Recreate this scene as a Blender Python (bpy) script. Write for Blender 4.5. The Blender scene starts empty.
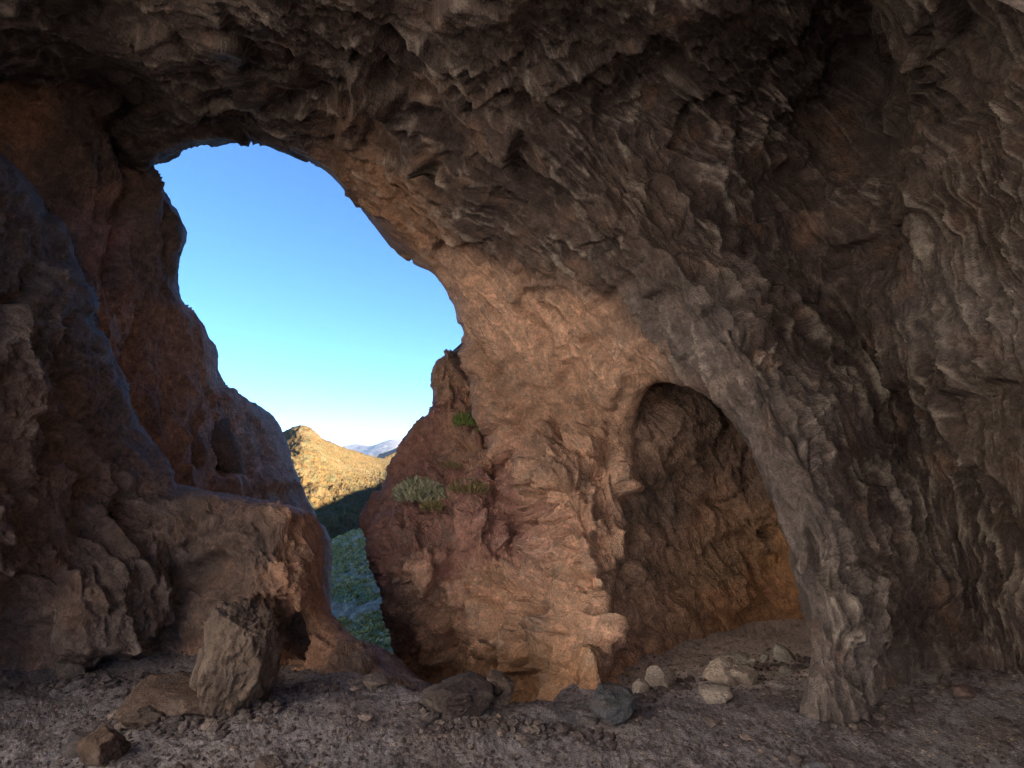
import bpy, math, random
import numpy as np
from mathutils import Vector
rng = np.random.RandomState(7); random.seed(7)
sc = bpy.context.scene; col = sc.collection
F32 = np.float32
# ------------------------------------------------------------------ camera
LENS = 20.0; FPX = 1024*LENS/36.0; PITCH = math.radians(6.6); CAMZ = 2.2
cam = bpy.data.objects.new('camera', bpy.data.cameras.new('camera')); col.objects.link(cam)
cam.data.lens = LENS; cam.data.sensor_width = 36; cam.data.clip_start = .05; cam.data.clip_end = 60000
cam.location = (0, 0, CAMZ); cam.rotation_euler = (math.radians(90)+PITCH, 0, 0); sc.camera = cam
def P(px, py, Y):
    cx = (np.asarray(px, float)-512)/FPX; cy = (384-np.asarray(py, float))/FPX
    dy = math.cos(PITCH)-cy*math.sin(PITCH); dz = math.sin(PITCH)+cy*math.cos(PITCH)
    return np.stack([cx/dy*Y, Y*np.ones_like(cx), CAMZ+dz/dy*Y], -1)
# ------------------------------------------------------------------ noise
_perm = rng.permutation(256).astype(np.int32); _perm = np.concatenate([_perm]*3)
_g = rng.normal(size=(256, 3)); _g /= np.linalg.norm(_g, axis=1)[:, None]; _g = _g.astype(F32)
_rnd = rng.rand(256, 8).astype(F32)
def _h(i, j, k): return _perm[_perm[_perm[i & 255]+(j & 255)]+(k & 255)]
def gn(p):
    p = p.astype(F32); f = np.floor(p); i = f.astype(np.int32); r = p-f
    u = r*r*r*(r*(r*6-15)+10); out = 0
    for a in (0, 1):
        wa = u[:, 0] if a else 1-u[:, 0]
        for b in (0, 1):
            wb = u[:, 1] if b else 1-u[:, 1]
            for c in (0, 1):
                wc = u[:, 2] if c else 1-u[:, 2]
                g = _g[_h(i[:, 0]+a, i[:, 1]+b, i[:, 2]+c)]
                d = g[:, 0]*(r[:, 0]-a)+g[:, 1]*(r[:, 1]-b)+g[:, 2]*(r[:, 2]-c)
                out = out+wa*wb*wc*d
    return out*1.5
_R = np.array([[.36, .48, -.8], [-.8, .6, 0], [.48, .64, .6]], F32)
def fbm(p, o=4, lac=2.03, g=.5, R=True):
    s = 0; a = 1; t = 0
    for _ in range(o):
        s = s+a*gn(p); t += a; a *= g; p = (p@_R if R else p)*lac+F32(7.3)
    return s/t
def ridged(p, o=4, lac=2.05, g=.55, R=False):
    s = 0; a = 1; t = 0
    for _ in range(o):
        n = 1-np.abs(gn(p))*2.2; n = np.where(n > 0, n*n, n*.3)*1.25; s = s+a*n; t += a; a *= g; p = (p@_R if R else p)*lac+F32(3.7)
    return s/t-.35
def facets(p, k=9.0, slope=.9):
    """smoothly joined random planes: broken rock faces"""
    p = p.astype(F32); b0 = np.floor(p-.5).astype(np.int32); num = 0; den = 1e-12
    best = np.full(len(p), 9., F32); lst = []
    for a in (0, 1):
        for b in (0, 1):
            for c in (0, 1):
                ii = b0+np.array([a, b, c]); h = _h(ii[:, 0], ii[:, 1], ii[:, 2]); R = _rnd[h]
                q = p-(ii+.5+(R[:, :3]-.5)*.8); d = (q*q).sum(1)
                best = np.minimum(best, d)
                G = _g[(h*7+13) & 255]; lst.append((d, R[:, 3]-.5+slope*(G*q).sum(1)))
    for d, v in lst:
        w = np.exp(-k*(d-best)*3); num = num+w*v; den = den+w
    return num/den
def sstep(a, b, x): t = np.clip((x-a)/(b-a), 0, 1); return t*t*(3-2*t)
# ------------------------------------------------------------------ interpolation
def rbf(ctrl, lam=1e-3):
    C = np.array(ctrl, float); X = C[:, :2]/100; V = C[:, 2:]
    n = len(X); d = np.sqrt(((X[:, None]-X[None])**2).sum(-1)+.05)
    A = np.zeros((n+3, n+3)); A[:n, :n] = -d-lam*np.eye(n); A[:n, n] = 1; A[n, :n] = 1
    A[:n, n+1:] = X; A[n+1:, :n] = X.T
    w = np.linalg.solve(A, np.vstack([V, np.zeros((3, V.shape[1]))]))
    def ev(px, py):
        q = np.stack([px, py], -1)/100.; out = np.tile(w[n], (len(q), 1))+q@w[n+1:]
        for k in range(n):
            out += -np.sqrt(((q-X[k])**2).sum(1)+.05)[:, None]*w[k]
        return out
    return ev
def rbfY(ctrl):
    ev = rbf([(c[0], c[1], math.log(c[2])) for c in ctrl]); lo = math.log(min(c[2] for c in ctrl)*.8); hi = math.log(max(c[2] for c in ctrl)*1.3)
    return lambda px, py: np.exp(np.clip(ev(px, py)[:, 0], lo, hi))
def idw(ctrl, p=2.2):
    C = np.array(ctrl, float)
    def ev(px, py):
        num = 0; den = 0
        for c in C:
            w = (((px-c[0])/40)**2+((py-c[1])/40)**2+.15)**(-p); num = num+w[:, None]*c[2:5]; den = den+w
        return num/den[:, None]
    return ev
def smooth_poly(pts, n=6):
    P0 = np.array(pts, float); m = len(P0); out = []
    for i in range(m):
        a, b, c, d = P0[(i-1) % m], P0[i], P0[(i+1) % m], P0[(i+2) % m]
        far = np.linalg.norm(c-b) > 160
        for t in ([0] if far else np.arange(n)/n):
            out.append(.5*((2*b)+(c-a)*t+(2*a-5*b+4*c-d)*t*t+(3*b-a-3*c+d)*t**3) if not far else b)
    return np.array(out)
def poly_sd(poly, px, py):
    """signed distance (positive inside) and nearest boundary point"""
    n = len(poly); best = np.full(len(px), 1e18); bx = np.zeros(len(px)); by = np.zeros(len(px)); ins = np.zeros(len(px), bool)
    for i in range(n):
        ax, ay = poly[i]; cx, cy = poly[(i+1) % n]; ex, ey = cx-ax, cy-ay
        L = ex*ex+ey*ey+1e-9; t = np.clip(((px-ax)*ex+(py-ay)*ey)/L, 0, 1)
        qx = ax+t*ex; qy = ay+t*ey; d = (px-qx)**2+(py-qy)**2; m = d < best
        best[m] = d[m]; bx[m] = qx[m]; by[m] = qy[m]
        if ay != cy:
            ins ^= ((ay > py) != (cy > py)) & (px < ex*(py-ay)/ey+ax)
    d = np.sqrt(best); return np.where(ins, d, -d), bx, by
def lines(lo, hi, f0, f1, step, grow=1.06, smax=16.):
    mid = list(np.arange(max(lo, f0), min(hi, f1)+step, step)); a = mid[0]; s = step; L = []
    while a > lo: s = min(s*grow, smax); a -= s; L.append(a)
    b = mid[-1]; s = step; Rr = []
    while b < hi: s = min(s*grow, smax); b += s; Rr.append(b)
    return np.array(L[::-1]+mid+Rr)
# ------------------------------------------------------------------ mesh building
def link_mesh(name, V, Fq, mat, tint=None, smooth=True, parent=None, flow=None):
    me = bpy.data.meshes.new(name); Fq = np.asarray(Fq, np.int32); k = Fq.shape[1]
    me.vertices.add(len(V)); me.vertices.foreach_set('co', np.asarray(V, F32).ravel())
    me.loops.add(Fq.size); me.loops.foreach_set('vertex_index', Fq.ravel())
    me.polygons.add(len(Fq)); me.polygons.foreach_set('loop_start', np.arange(len(Fq), dtype=np.int32)*k)
    me.polygons.foreach_set('use_smooth', np.full(len(Fq), smooth))
    me.update(calc_edges=True)
    if tint is not None:
        at = me.color_attributes.new('tint', 'FLOAT_COLOR', 'POINT')
        at.data.foreach_set('color', np.concatenate([tint, np.ones((len(V), 1))], 1).astype(F32).ravel())
    if flow is not None:
        at = me.attributes.new('flow', 'FLOAT_VECTOR', 'POINT'); at.data.foreach_set('vector', np.asarray(flow, F32).ravel())
    me.materials.append(mat); o = bpy.data.objects.new(name, me); col.objects.link(o)
    if parent: o.parent = parent
    return o
def tag(o, label=None, cat=None, group=None, kind=None):
    for k, v in (('label', label), ('category', cat), ('group', group), ('kind', kind)):
        if v: o[k] = v
    return o
def grid_normals(G):
    du = np.gradient(G, axis=1); dv = np.gradient(G, axis=0); n = np.cross(du, dv)
    return n/(np.linalg.norm(n, axis=-1, keepdims=True)+1e-12)
def grid_faces(ny, nx, valid):
    I = np.arange(ny*nx).reshape(ny, nx); q = np.stack([I[:-1, :-1], I[1:, :-1], I[1:, 1:], I[:-1, 1:]], -1).reshape(-1, 4)
    q = q[valid.ravel()[q].all(1)]; used = np.unique(q); mp = np.full(ny*nx, -1); mp[used] = np.arange(len(used)); return mp[q], used
ATT = 1
def sheet(name, xs, ys, ctrl, cuts, disp, tintf, mat, feats=(), edge=.4):
    """rock surface: control points (px,py,Y) give its distance; at each cut outline it rounds over and runs back into the mountain"""
    PX, PY = np.meshgrid(xs, ys); sh = PX.shape; px = PX.ravel(); py = PY.ravel(); qx = px.copy(); qy = py.copy()
    valid = np.ones(len(px), bool); addY = np.zeros(len(px)); near = np.full(len(px), 1e9)
    for poly, w, R, back, keep in cuts:
        sd, bx, by = poly_sd(smooth_poly(poly), px, py)
        out = sd > 0; near = np.minimum(near, np.maximum(-sd, 0))
        if callable(w): w, R = w(bx, by)
        s = np.clip(1+sd/w, 0, 1)
        addY += R*(1-np.sqrt(np.clip(1-s*s, 0, 1)))
        t = np.where(out, sd, 0)
        dirx = (px-bx)/(sd+1e-6); diry = (py-by)/(sd+1e-6)
        qx = np.where(out, bx-dirx*t*.25, qx); qy = np.where(out, by-diry*t*.25, qy)
        addY += t*back; valid &= sd < keep
    Y = rbfY(ctrl)(qx, qy)+addY
    B = P(qx, qy, Y).reshape(sh+(3,)); N = grid_normals(B)
    flip = (N*(np.array([0, 0, CAMZ])-B)).sum(-1) < 0
    # keep one consistent side: the side that faces the camera where it is seen face on
    if flip.mean() > .5: N = -N
    b = B.reshape(-1, 3); n = N.reshape(-1, 3)
    vd = np.array([0, 0, CAMZ])-b; vd /= np.linalg.norm(vd, axis=1)[:, None]; global ATT
    ATT = .12+.88*sstep(.08, .5, np.abs((vd*n).sum(1)))      # the mesh is coarse where it runs edge-on: keep only the broad forms there
    h, extra = disp(b, qx, qy); ed = edge(qx) if callable(edge) else edge; h = h*(ed+(1-ed)*sstep(0, 38, near))
    if len(feats):
        jx = qx+7*gn(b*2.2+3)+3*gn(b*7); jy = qy+7*gn(b*2.2+9)+3*gn(b*7+5)
        for pts, wd, amp in feats:
            d = np.full(len(qx), 1e9)
            for (ax, ay), (cx, cy) in zip(pts[:-1], pts[1:]):
                ex, ey = cx-ax, cy-ay; t = np.clip(((jx-ax)*ex+(jy-ay)*ey)/(ex*ex+ey*ey), 0, 1); d = np.minimum(d, np.hypot(jx-ax-t*ex, jy-ay-t*ey))
            h = h+amp*np.exp(-(d/wd)**2)*np.where(near > 0, 1, .3)
    V = b+n*h[:, None]
    T = tintf(b, qx, qy, h, extra)
    V2 = V
    f, used = grid_faces(sh[0], sh[1], valid)
    return link_mesh(name, V2[used], f, mat, np.clip(T[used], 0, 1), flow=extra[5][used] if len(extra) > 5 else None)
# ------------------------------------------------------------------ materials
def rock_mat(name, rough=.85, bump=1.0, scale=1.0, dist=.02, spec=.3, speck=.42, streak=0):
    m = bpy.data.materials.new(name); m.use_nodes = True; nt = m.node_tree; N = nt.nodes; L = nt.links
    bs = N['Principled BSDF']; bs.inputs['Roughness'].default_value = rough; bs.inputs['Specular IOR Level'].default_value = spec
    at = N.new('ShaderNodeAttribute'); at.attribute_name = 'tint'
    tc = N.new('ShaderNodeTexCoord')
    n1 = N.new('ShaderNodeTexNoise'); n1.inputs['Scale'].default_value = 22*scale; n1.inputs['Detail'].default_value = 6; n1.inputs['Roughness'].default_value = .7
    n2 = N.new('ShaderNodeTexNoise'); n2.inputs['Scale'].default_value = 70*scale; n2.inputs['Detail'].default_value = 4; n2.inputs['Roughness'].default_value = .75
    vo = N.new('ShaderNodeTexVoronoi'); vo.inputs['Scale'].default_value = 30*scale; vo.distance = 'MINKOWSKI' if False else 'EUCLIDEAN'
    for n in (n1, n2, vo): L.new(tc.outputs['Object'], n.inputs['Vector'])
    mr = N.new('ShaderNodeMapRange'); mr.inputs['From Min'].default_value = .25; mr.inputs['From Max'].default_value = .75
    mr.inputs['To Min'].default_value = 1-speck; mr.inputs['To Max'].default_value = 1+speck; L.new(n1.outputs['Fac'], mr.inputs['Value'])
    mr2 = N.new('ShaderNodeMapRange'); mr2.inputs['From Min'].default_value = .3; mr2.inputs['From Max'].default_value = .7
    mr2.inputs['To Min'].default_value = 1-speck*.8; mr2.inputs['To Max'].default_value = 1+speck*.8; L.new(n2.outputs['Fac'], mr2.inputs['Value'])
    mm = N.new('ShaderNodeMath'); mm.operation = 'MULTIPLY'; L.new(mr.outputs[0], mm.inputs[0]); L.new(mr2.outputs[0], mm.inputs[1])
    if streak:
        fa = N.new('ShaderNodeAttribute'); fa.attribute_name = 'flow'; n3 = N.new('ShaderNodeTexNoise'); n3.inputs['Scale'].default_value = 6; n3.inputs['Detail'].default_value = 3; n3.inputs['Roughness'].default_value = .55
        L.new(fa.outputs['Vector'], n3.inputs['Vector']); s1 = N.new('ShaderNodeMath'); s1.operation = 'SUBTRACT'; s1.inputs[1].default_value = .5; L.new(n3.outputs['Fac'], s1.inputs[0])
        s2 = N.new('ShaderNodeMath'); s2.operation = 'ABSOLUTE'; L.new(s1.outputs[0], s2.inputs[0])
        s3 = N.new('ShaderNodeMapRange'); s3.inputs['From Min'].default_value = 0; s3.inputs['From Max'].default_value = .06; s3.inputs['To Min'].default_value = 1; s3.inputs['To Max'].default_value = 0; s3.interpolation_type = 'SMOOTHSTEP'; L.new(s2.outputs[0], s3.inputs['Value'])
        s4 = N.new('ShaderNodeMath'); s4.operation = 'MULTIPLY_ADD'; s4.inputs[1].default_value = streak; s4.inputs[2].default_value = 1-streak*.35; L.new(s3.outputs[0], s4.inputs[0])
        m5 = N.new('ShaderNodeMath'); m5.operation = 'MULTIPLY'; L.new(mm.outputs[0], m5.inputs[0]); L.new(s4.outputs[0], m5.inputs[1]); mm = m5
    mul = N.new('ShaderNodeVectorMath'); mul.operation = 'SCALE'; L.new(at.outputs['Color'], mul.inputs[0]); L.new(mm.outputs[0], mul.inputs['Scale'])
    L.new(mul.outputs[0], bs.inputs['Base Color'])
    a = N.new('ShaderNodeMath'); a.operation = 'MULTIPLY_ADD'; a.inputs[1].default_value = .5; L.new(n2.outputs['Fac'], a.inputs[0]); L.new(n1.outputs['Fac'], a.inputs[2])
    a2 = N.new('ShaderNodeMath'); a2.operation = 'MULTIPLY_ADD'; a2.inputs[1].default_value = -.35; L.new(vo.outputs['Distance'], a2.inputs[0]); L.new(a.outputs[0], a2.inputs[2])
    if streak:
        a3 = N.new('ShaderNodeMath'); a3.operation = 'MULTIPLY_ADD'; a3.inputs[1].default_value = .25; L.new(s3.outputs[0], a3.inputs[0]); L.new(a2.outputs[0], a3.inputs[2]); a2 = a3
    bp = N.new('ShaderNodeBump'); bp.inputs['Strength'].default_value = bump; bp.inputs['Distance'].default_value = dist
    L.new(a2.outputs[0], bp.inputs['Height']); L.new(bp.outputs[0], bs.inputs['Normal'])
    return m
M_roof = rock_mat('roof_rock', .8, 1, .8, .045, streak=.26)
M_tan = rock_mat('tan_rock', .9, 1, .8, .06, streak=.08)
M_left = rock_mat('left_rock', .68, 1, .7, .045, .5, streak=.15)
M_soil = rock_mat('floor_grit', .9, 1., 2.2, .02, .3, .4)
M_stone = rock_mat('loose_stone', .85, .9, 1.6, .02, .3)
M_land = rock_mat('hill_soil', .95, 1., .012, 2., .1, .5)
M_near = rock_mat('slope_soil', .95, 1., .09, .3, .1, .5)
def leaf_mat(name, c1, c2):
    m = bpy.data.materials.new(name); m.use_nodes = True; nt = m.node_tree; N = nt.nodes; L = nt.links; bs = N['Principled BSDF']
    bs.inputs['Roughness'].default_value = .7; g = N.new('ShaderNodeNewGeometry'); mx = N.new('ShaderNodeMix'); mx.data_type = 'RGBA'
    mx.inputs[6].default_value = c1+(1,); mx.inputs[7].default_value = c2+(1,); L.new(g.outputs['Random Per Island'], mx.inputs[0]); L.new(mx.outputs[2], bs.inputs['Base Color'])
    return m
M_bush = leaf_mat('grey_green_leaf', (.22, .26, .12), (.7, .68, .5))
M_tuft = leaf_mat('green_leaf', (.12, .2, .05), (.26, .32, .1))
M_dry = leaf_mat('dry_grass_leaf', (.24, .2, .08), (.4, .34, .16))
M_scrub = leaf_mat('scrub_leaf', (.26, .24, .04), (.62, .52, .22))
C = lambda *a: tuple(a)
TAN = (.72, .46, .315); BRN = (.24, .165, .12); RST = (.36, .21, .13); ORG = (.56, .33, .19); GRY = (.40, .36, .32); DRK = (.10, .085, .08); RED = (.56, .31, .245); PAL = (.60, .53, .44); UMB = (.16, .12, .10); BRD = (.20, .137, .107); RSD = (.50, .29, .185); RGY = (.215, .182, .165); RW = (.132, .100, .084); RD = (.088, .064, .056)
def mixc(a, b, t): return a+(b-a)*t[:, None]
# ------------------------------------------------------------------ rock displacement styles
def arc_coords(b, px, py, stretch=.14):
    """coordinates that follow the sweep of the arch, so ridges run along it"""
    dx = px-10; dz = 740-py; r = np.sqrt(dx*dx+dz*dz)/95; th = np.arctan2(dx, dz)
    return np.stack([r, th*7*stretch, b[:, 1]*.45], -1)
def sharp(p, o=3, k=3.):
    """thin raised edges with broad hollows between"""
    s = 0; a = 1; t = 0
    for _ in range(o):
        n = np.clip(1-np.abs(gn(p))*2.4, 0, 1)**k; s = s+a*n; t += a; a *= .55; p = p*2.1+F32(5.1)
    return s/t-.2
def disp_roof(b, px, py):
    q = arc_coords(b, px, py); wq = q+.07*np.stack([gn(b*1.8+i*9.1) for i in range(3)], -1)
    q2 = arc_coords(b, px, py, .2)+.1*np.stack([gn(b*1.4+i*4.1) for i in range(3)], -1)
    rough = .35+.65*sstep(.25, -.2, fbm(b*.8+31, 2))          # calmer faces between the ledges
    ribz = sstep(560, 720, px)*sstep(930, 860, px)*sstep(250, 420, py)
    fl_ = sharp(wq*np.array([6.5, 6., 5.]), 3, 2.)           # long flutes along the arch
    ledge = sharp(q2*np.array([2.6, 2.2, 2.2])+3, 3)
    fine = ridged(q2*np.array([9, 5, 8.])+4, 3, g=.55)
    fc = facets(b*np.array([1.5, 1.3, 1.5])+.1*gn(b*3)[:, None], 10)
    fc2 = facets(arc_coords(b, px, py, .4)*np.array([5., 5, 4.6])+.1*gn(b*4)[:, None]+11, 12)
    lump = fbm(b*14, 4, g=.65)
    big = fbm(b*.55, 3)*.22; up = .5+.5*sstep(10, 170, py)
    h = big+(.09+.08*ribz)*(.1+.9*ATT)*fl_*(.5+.5*up)*(.5+.5*rough)+.17*(.6+.4*up)*(.3+.7*ATT)*ledge*rough*(1-.75*ribz)+ATT*.035*fine*rough+(.14+.08*sstep(300, 120, py))*fc*(1-.5*ribz)+ATT*.07*(.4+.6*up)*fc2*(1-.4*ribz)+ATT*.018*lump
    return h, (fl_+ledge*.6, fine, fc2, rough, lump, wq)
def disp_tan(b, px, py):
    w = b+.08*np.stack([gn(b*1.9+i*5.7) for i in range(3)], -1)
    st = w*np.array([1., 1., .55])
    rib = sharp(st*2.2+2, 3); fine = ridged(st*8+8, 3, g=.6); fc = facets(w*1.7, 13); fc2 = facets(w*np.array([4.6, 4.6, 3.4])+5, 13); lump = fbm(b*15, 4, g=.65); flow = st*np.array([1, 1, .6])
    h = fbm(b*.5+3, 3)*.3+.16*rib+ATT*.05*fine+.34*fc+ATT*(.15*fc2+.03*lump)
    return h, (rib, fine, fc2, np.ones(len(b)), lump, flow)
def disp_main(b, px, py):
    """the arch turns into the blockier buttress below and left"""
    h1, e1 = disp_roof(b, px, py); h2, e2 = disp_tan(b, px, py)
    t = sstep(0, 90, (py-330)-(px-470)*.33)*sstep(690, 640, px)
    return h1*(1-t)+h2*t, tuple((a*(1-t)+c*t) if a.ndim == 1 else a*(1-t)[:, None]+c*t[:, None] for a, c in zip(e1, e2))
def disp_left(b, px, py):
    w = b+.07*np.stack([gn(b*1.9+i*3.3) for i in range(3)], -1)
    # strata that lean down to the right
    a = math.radians(58); u = w[:, 0]*math.cos(a)-w[:, 2]*math.sin(a); v = w[:, 0]*math.sin(a)+w[:, 2]*math.cos(a)
    st = np.stack([u*.35, w[:, 1]*.9, v], -1)
    rib = sharp(st*2.0+1, 3); fine = ridged(st*7+8, 3, g=.6); fc = facets(w*1.1+3, 10); fc2 = facets(st*np.array([5.5, 4.5, 4.5])+5, 11); lump = fbm(b*12, 4, g=.6); flow = st
    h = fbm(b*.45+13, 3)*.25+.14*rib+ATT*.045*fine+.24*fc+ATT*(.085*fc2+.022*lump)
    return h, (rib, fine, fc2, np.ones(len(b)), lump, flow)
def disp_far(b, px, py):
    w = b+.1*np.stack([gn(b*1.5+i*3.3) for i in range(3)], -1); st = w*np.array([1, 1, .4])
    rib = sharp(st*1.6+1, 3); fine = ridged(st*6+8, 3); fc = facets(w*np.array([1.1, 1.1, .7])+3, 9); fc2 = facets(st*4+5, 9); lump = fbm(b*9, 4, g=.6); flow = st
    h = fbm(b*.5+13, 3)*.25+.14*rib+ATT*.03*fine+.3*fc+ATT*(.05*fc2+.03*lump)
    return h, (rib, fine, fc2, np.ones(len(b)), lump, flow)
def tinter(ctrl, crest=GRY, crest_amt=.45, var=.3):
    ev = idw(ctrl)
    def f(b, px, py, h, ex):
        rib, fine, fc2, rough, lump = ex[:5]
        jx = 26*gn(b*1.7+50); jy = 26*gn(b*1.7+70)
        T = ev(px+jx, py+jy)
        T = mixc(T, np.array(crest), np.clip(sstep(.15, .55, .6*fine+.5*rib)*rough*crest_amt, 0, 1))
        T = mixc(T, np.array(RST), sstep(.1, .5, fbm(b*2.2+90, 3))*.35)
        T = mixc(T, np.array(DRK), sstep(.15, .4, fbm(b*1.1+60, 4))*.4)
        return T*(1+var*fbm(b*7+5, 4)*2)[:, None]
    return f
# ================================================================== ROOF, RIB, RIGHT WALL AND BUTTRESS (one continuous rock face)
open_cut = [(128, 160), (143, 172), (160, 157), (180, 148), (205, 141), (230, 138), (262, 142), (290, 151), (318, 166), (345, 186), (368, 214), (392, 246), (412, 262), (433, 275),
            (447, 295), (457, 318), (462, 345), (467, 375), (474, 410), (486, 445), (500, 472), (480, 478), (455, 484), (425, 500), (395, 506), (377, 516), (369, 540), (374, 565), (384, 595), (389, 630),
            (393, 655), (404, 685), (420, 760), (420, 1000), (-900, 1000), (-900, 150), (60, 90), (105, 130)]
alc_cut = [(655, 384), (680, 382), (706, 392), (731, 414), (751, 446), (769, 488), (782, 528), (795, 570), (805, 610), (811, 650), (809, 690), (805, 720), (806, 760), (808, 800), (604, 800), (602, 720), (606, 680), (606, 640), (612, 590), (626, 540), (632, 490), (634, 440), (641, 402)]
roof_ctrl = [(100, 100, 8.2), (143, 160, 9.0), (230, 138, 9.0), (320, 165, 9.0), (400, 250, 9.2), (450, 310, 9.4), (465, 370, 9.4), (490, 450, 9.2), (480, 520, 9.1), (375, 545, 10.2), (420, 560, 9.2), (390, 620, 10.), (420, 700, 9.4), (500, 610, 8.5), (520, 700, 8.2), (580, 600, 6.9), (600, 690, 5.85), (560, 695, 6.2), (600, 500, 7.5), (560, 420, 8.4), (540, 340, 8.4), (620, 420, 7.7), (650, 395, 7.0),
             (430, 496, 10.8), (470, 486, 10.5), (508, 490, 9.9), (532, 492, 8.3), (518, 530, 9.5), (540, 535, 8.3), (452, 545, 9.5), (494, 440, 9.0), (420, 530, 10.1), (600, 300, 7.3), (680, 370, 6.6), (520, 260, 7.7), (450, 200, 7.8), (350, 130, 7.8), (250, 90, 7.3), (150, 70, 7.2), (0, 60, 6.6), (0, 0, 5.4), (250, 0, 5.0), (450, 60, 5.8), (500, 0, 4.7), (620, 200, 6.4), (640, 100, 6.3), (700, 0, 4.9),
             (740, 430, 6.0), (770, 500, 5.6), (800, 590, 5.2), (812, 660, 4.85), (808, 715, 4.72), (850, 704, 4.72), (850, 600, 4.95), (830, 760, 4.82), (875, 740, 5.0), (905, 740, 5.5), (820, 470, 5.1), (760, 370, 5.6), (700, 290, 6.0),
             (780, 250, 7.2), (830, 150, 7.3), (860, 60, 6.5), (840, 330, 7.2), (890, 430, 6.9), (925, 540, 6.2), (890, 640, 5.15), (905, 690, 5.5), (960, 600, 6.0), (960, 668, 5.6), (1000, 560, 5.9),
             (900, 200, 5.6), (940, 300, 5.5), (960, 420, 5.4), (1000, 100, 4.7), (1024, 250, 4.6), (1024, 400, 4.7), (1010, 500, 5.3), (1024, 665, 5.5), (930, 0, 4.7), (1024, 0, 4.1),
             (1200, 300, 3.6), (1200, 650, 4.4), (1500, 300, 2.6), (1700, 650, 2.7), (1700, 0, 1.9), (1200, -200, 2.9), (700, -250, 3.2), (700, -600, 2.0), (200, -250, 3.4), (200, -600, 2.2), (-200, -200, 3.9), (-200, 50, 5.0), (-700, -200, 3.0), (-700, -600, 2.0), (1600, -600, 1.5), (808, 765, 4.85), (850, 770, 4.9), (930, 740, 6.0), (960, 730, 6.4), (1030, 730, 6.4), (850, 815, 5.0), (1100, 810, 6.8), (500, 800, 7.6), (600, 800, 6.8)]
def alc_round(bx, by):
    t = sstep(640, 690, bx); return 52*(1-t)+9*t, .8*(1-t)+.22*t
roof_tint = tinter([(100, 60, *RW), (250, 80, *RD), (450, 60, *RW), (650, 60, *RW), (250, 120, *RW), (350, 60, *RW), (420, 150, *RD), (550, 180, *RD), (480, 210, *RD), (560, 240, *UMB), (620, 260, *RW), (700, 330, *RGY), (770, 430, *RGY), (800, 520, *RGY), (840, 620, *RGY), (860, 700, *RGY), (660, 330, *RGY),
                    (400, 240, *RST), (370, 205, *RST), (440, 290, *TAN), (500, 320, *TAN), (520, 380, *TAN), (570, 340, *TAN), (640, 370, *TAN), (560, 480, *TAN), (580, 600, *TAN), (490, 600, *TAN), (430, 590, *TAN), (400, 660, *ORG), (520, 680, *ORG), (450, 530, *RED), (490, 500, *RED), (500, 540, *RED), (385, 540, *RED), (430, 510, *RED),  # orange at the buttress foot paints in warm light bounced from below
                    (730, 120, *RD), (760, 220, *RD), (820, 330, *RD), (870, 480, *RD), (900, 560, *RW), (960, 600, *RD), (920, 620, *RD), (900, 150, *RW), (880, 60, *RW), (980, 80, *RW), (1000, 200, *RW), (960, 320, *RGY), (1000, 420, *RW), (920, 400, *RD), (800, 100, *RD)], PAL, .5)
roof_feats = [([(358, 70), (392, 118), (425, 158)], 8, .38), ([(425, 158), (480, 148)], 4, .1), ([(335, 100), (385, 150)], 20, -.3), ([(430, 110), (450, 140)], 20, -.28),
              ([(515, 90), (600, 60), (640, 40)], 5, .14), ([(470, 95), (545, 70)], 5, .12), ([(850, 40), (862, 150), (870, 260)], 26, -.35), ([(905, 90), (915, 140)], 12, -.15), ([(940, 30), (1000, 70)], 12, -.2),
              ([(130, 92), (200, 100), (235, 112)], 5, .1), ([(160, 118), (215, 102), (250, 112)], 8, -.12), ([(300, 60), (440, 120), (560, 175), (700, 290)], 7, .12),
              ([(478, 350), (495, 385)], 9, -.22), ([(585, 345), (600, 355)], 8, -.22), ([(540, 330), (552, 345)], 7, -.15), ([(560, 560), (600, 592)], 4, -.12), ([(545, 650), (540, 690)], 8, -.1), ([(450, 640), (470, 660)], 8, -.1),
              ([(528, 490), (530, 540)], 8, -.08), ([(500, 500), (470, 500), (440, 510)], 8, .1), ([(393, 560), (402, 600), (400, 640)], 6, -.2), ([(425, 545), (440, 570), (470, 585)], 6, -.14), ([(590, 600), (606, 660)], 10, .12), ([(765, 330), (700, 300)], 5, .1), ([(670, 320), (720, 370), (770, 440), (815, 560), (825, 610)], 16, .12), ([(708, 318), (750, 380)], 4, -.14)]
ra = np.random.RandomState(21)
for _ in range(34):                                   # long thin ridges and cracks that follow the sweep of the arch
    rho = ra.uniform(600, 900); a0 = ra.uniform(22, 78); a1 = a0+ra.uniform(6, 16); dr = ra.uniform(-25, 25); m_ = ra.rand() < .65
    roof_feats.append(([(10+(rho+dr*k/3)*math.sin(math.radians(a0+(a1-a0)*k/3)), 740-(rho+dr*k/3)*math.cos(math.radians(a0+(a1-a0)*k/3))) for k in range(4)], ra.uniform(2.6, 5), ra.uniform(.07, .15) if m_ else -ra.uniform(.08, .16)))
for _ in range(34):                                   # joints and ledges on the buttress
    x0 = ra.uniform(385, 600); y0 = ra.uniform(400, 670); an = ra.choice([-.5, .35, 1.2, 1.7])+ra.normal()*.25; L_ = ra.uniform(14, 42)
    roof_feats.append(([(x0, y0), (x0+L_*.5*math.cos(an)+ra.normal()*3, y0+L_*.5*math.sin(an)+ra.normal()*3), (x0+L_*math.cos(an), y0+L_*math.sin(an))], ra.uniform(2.6, 5), ra.choice([-.16, -.12, .1, .14])))
xs = lines(-700, 1750, -12, 1036, 1.45); ys = lines(-620, 820, -12, 780, 1.45)
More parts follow.
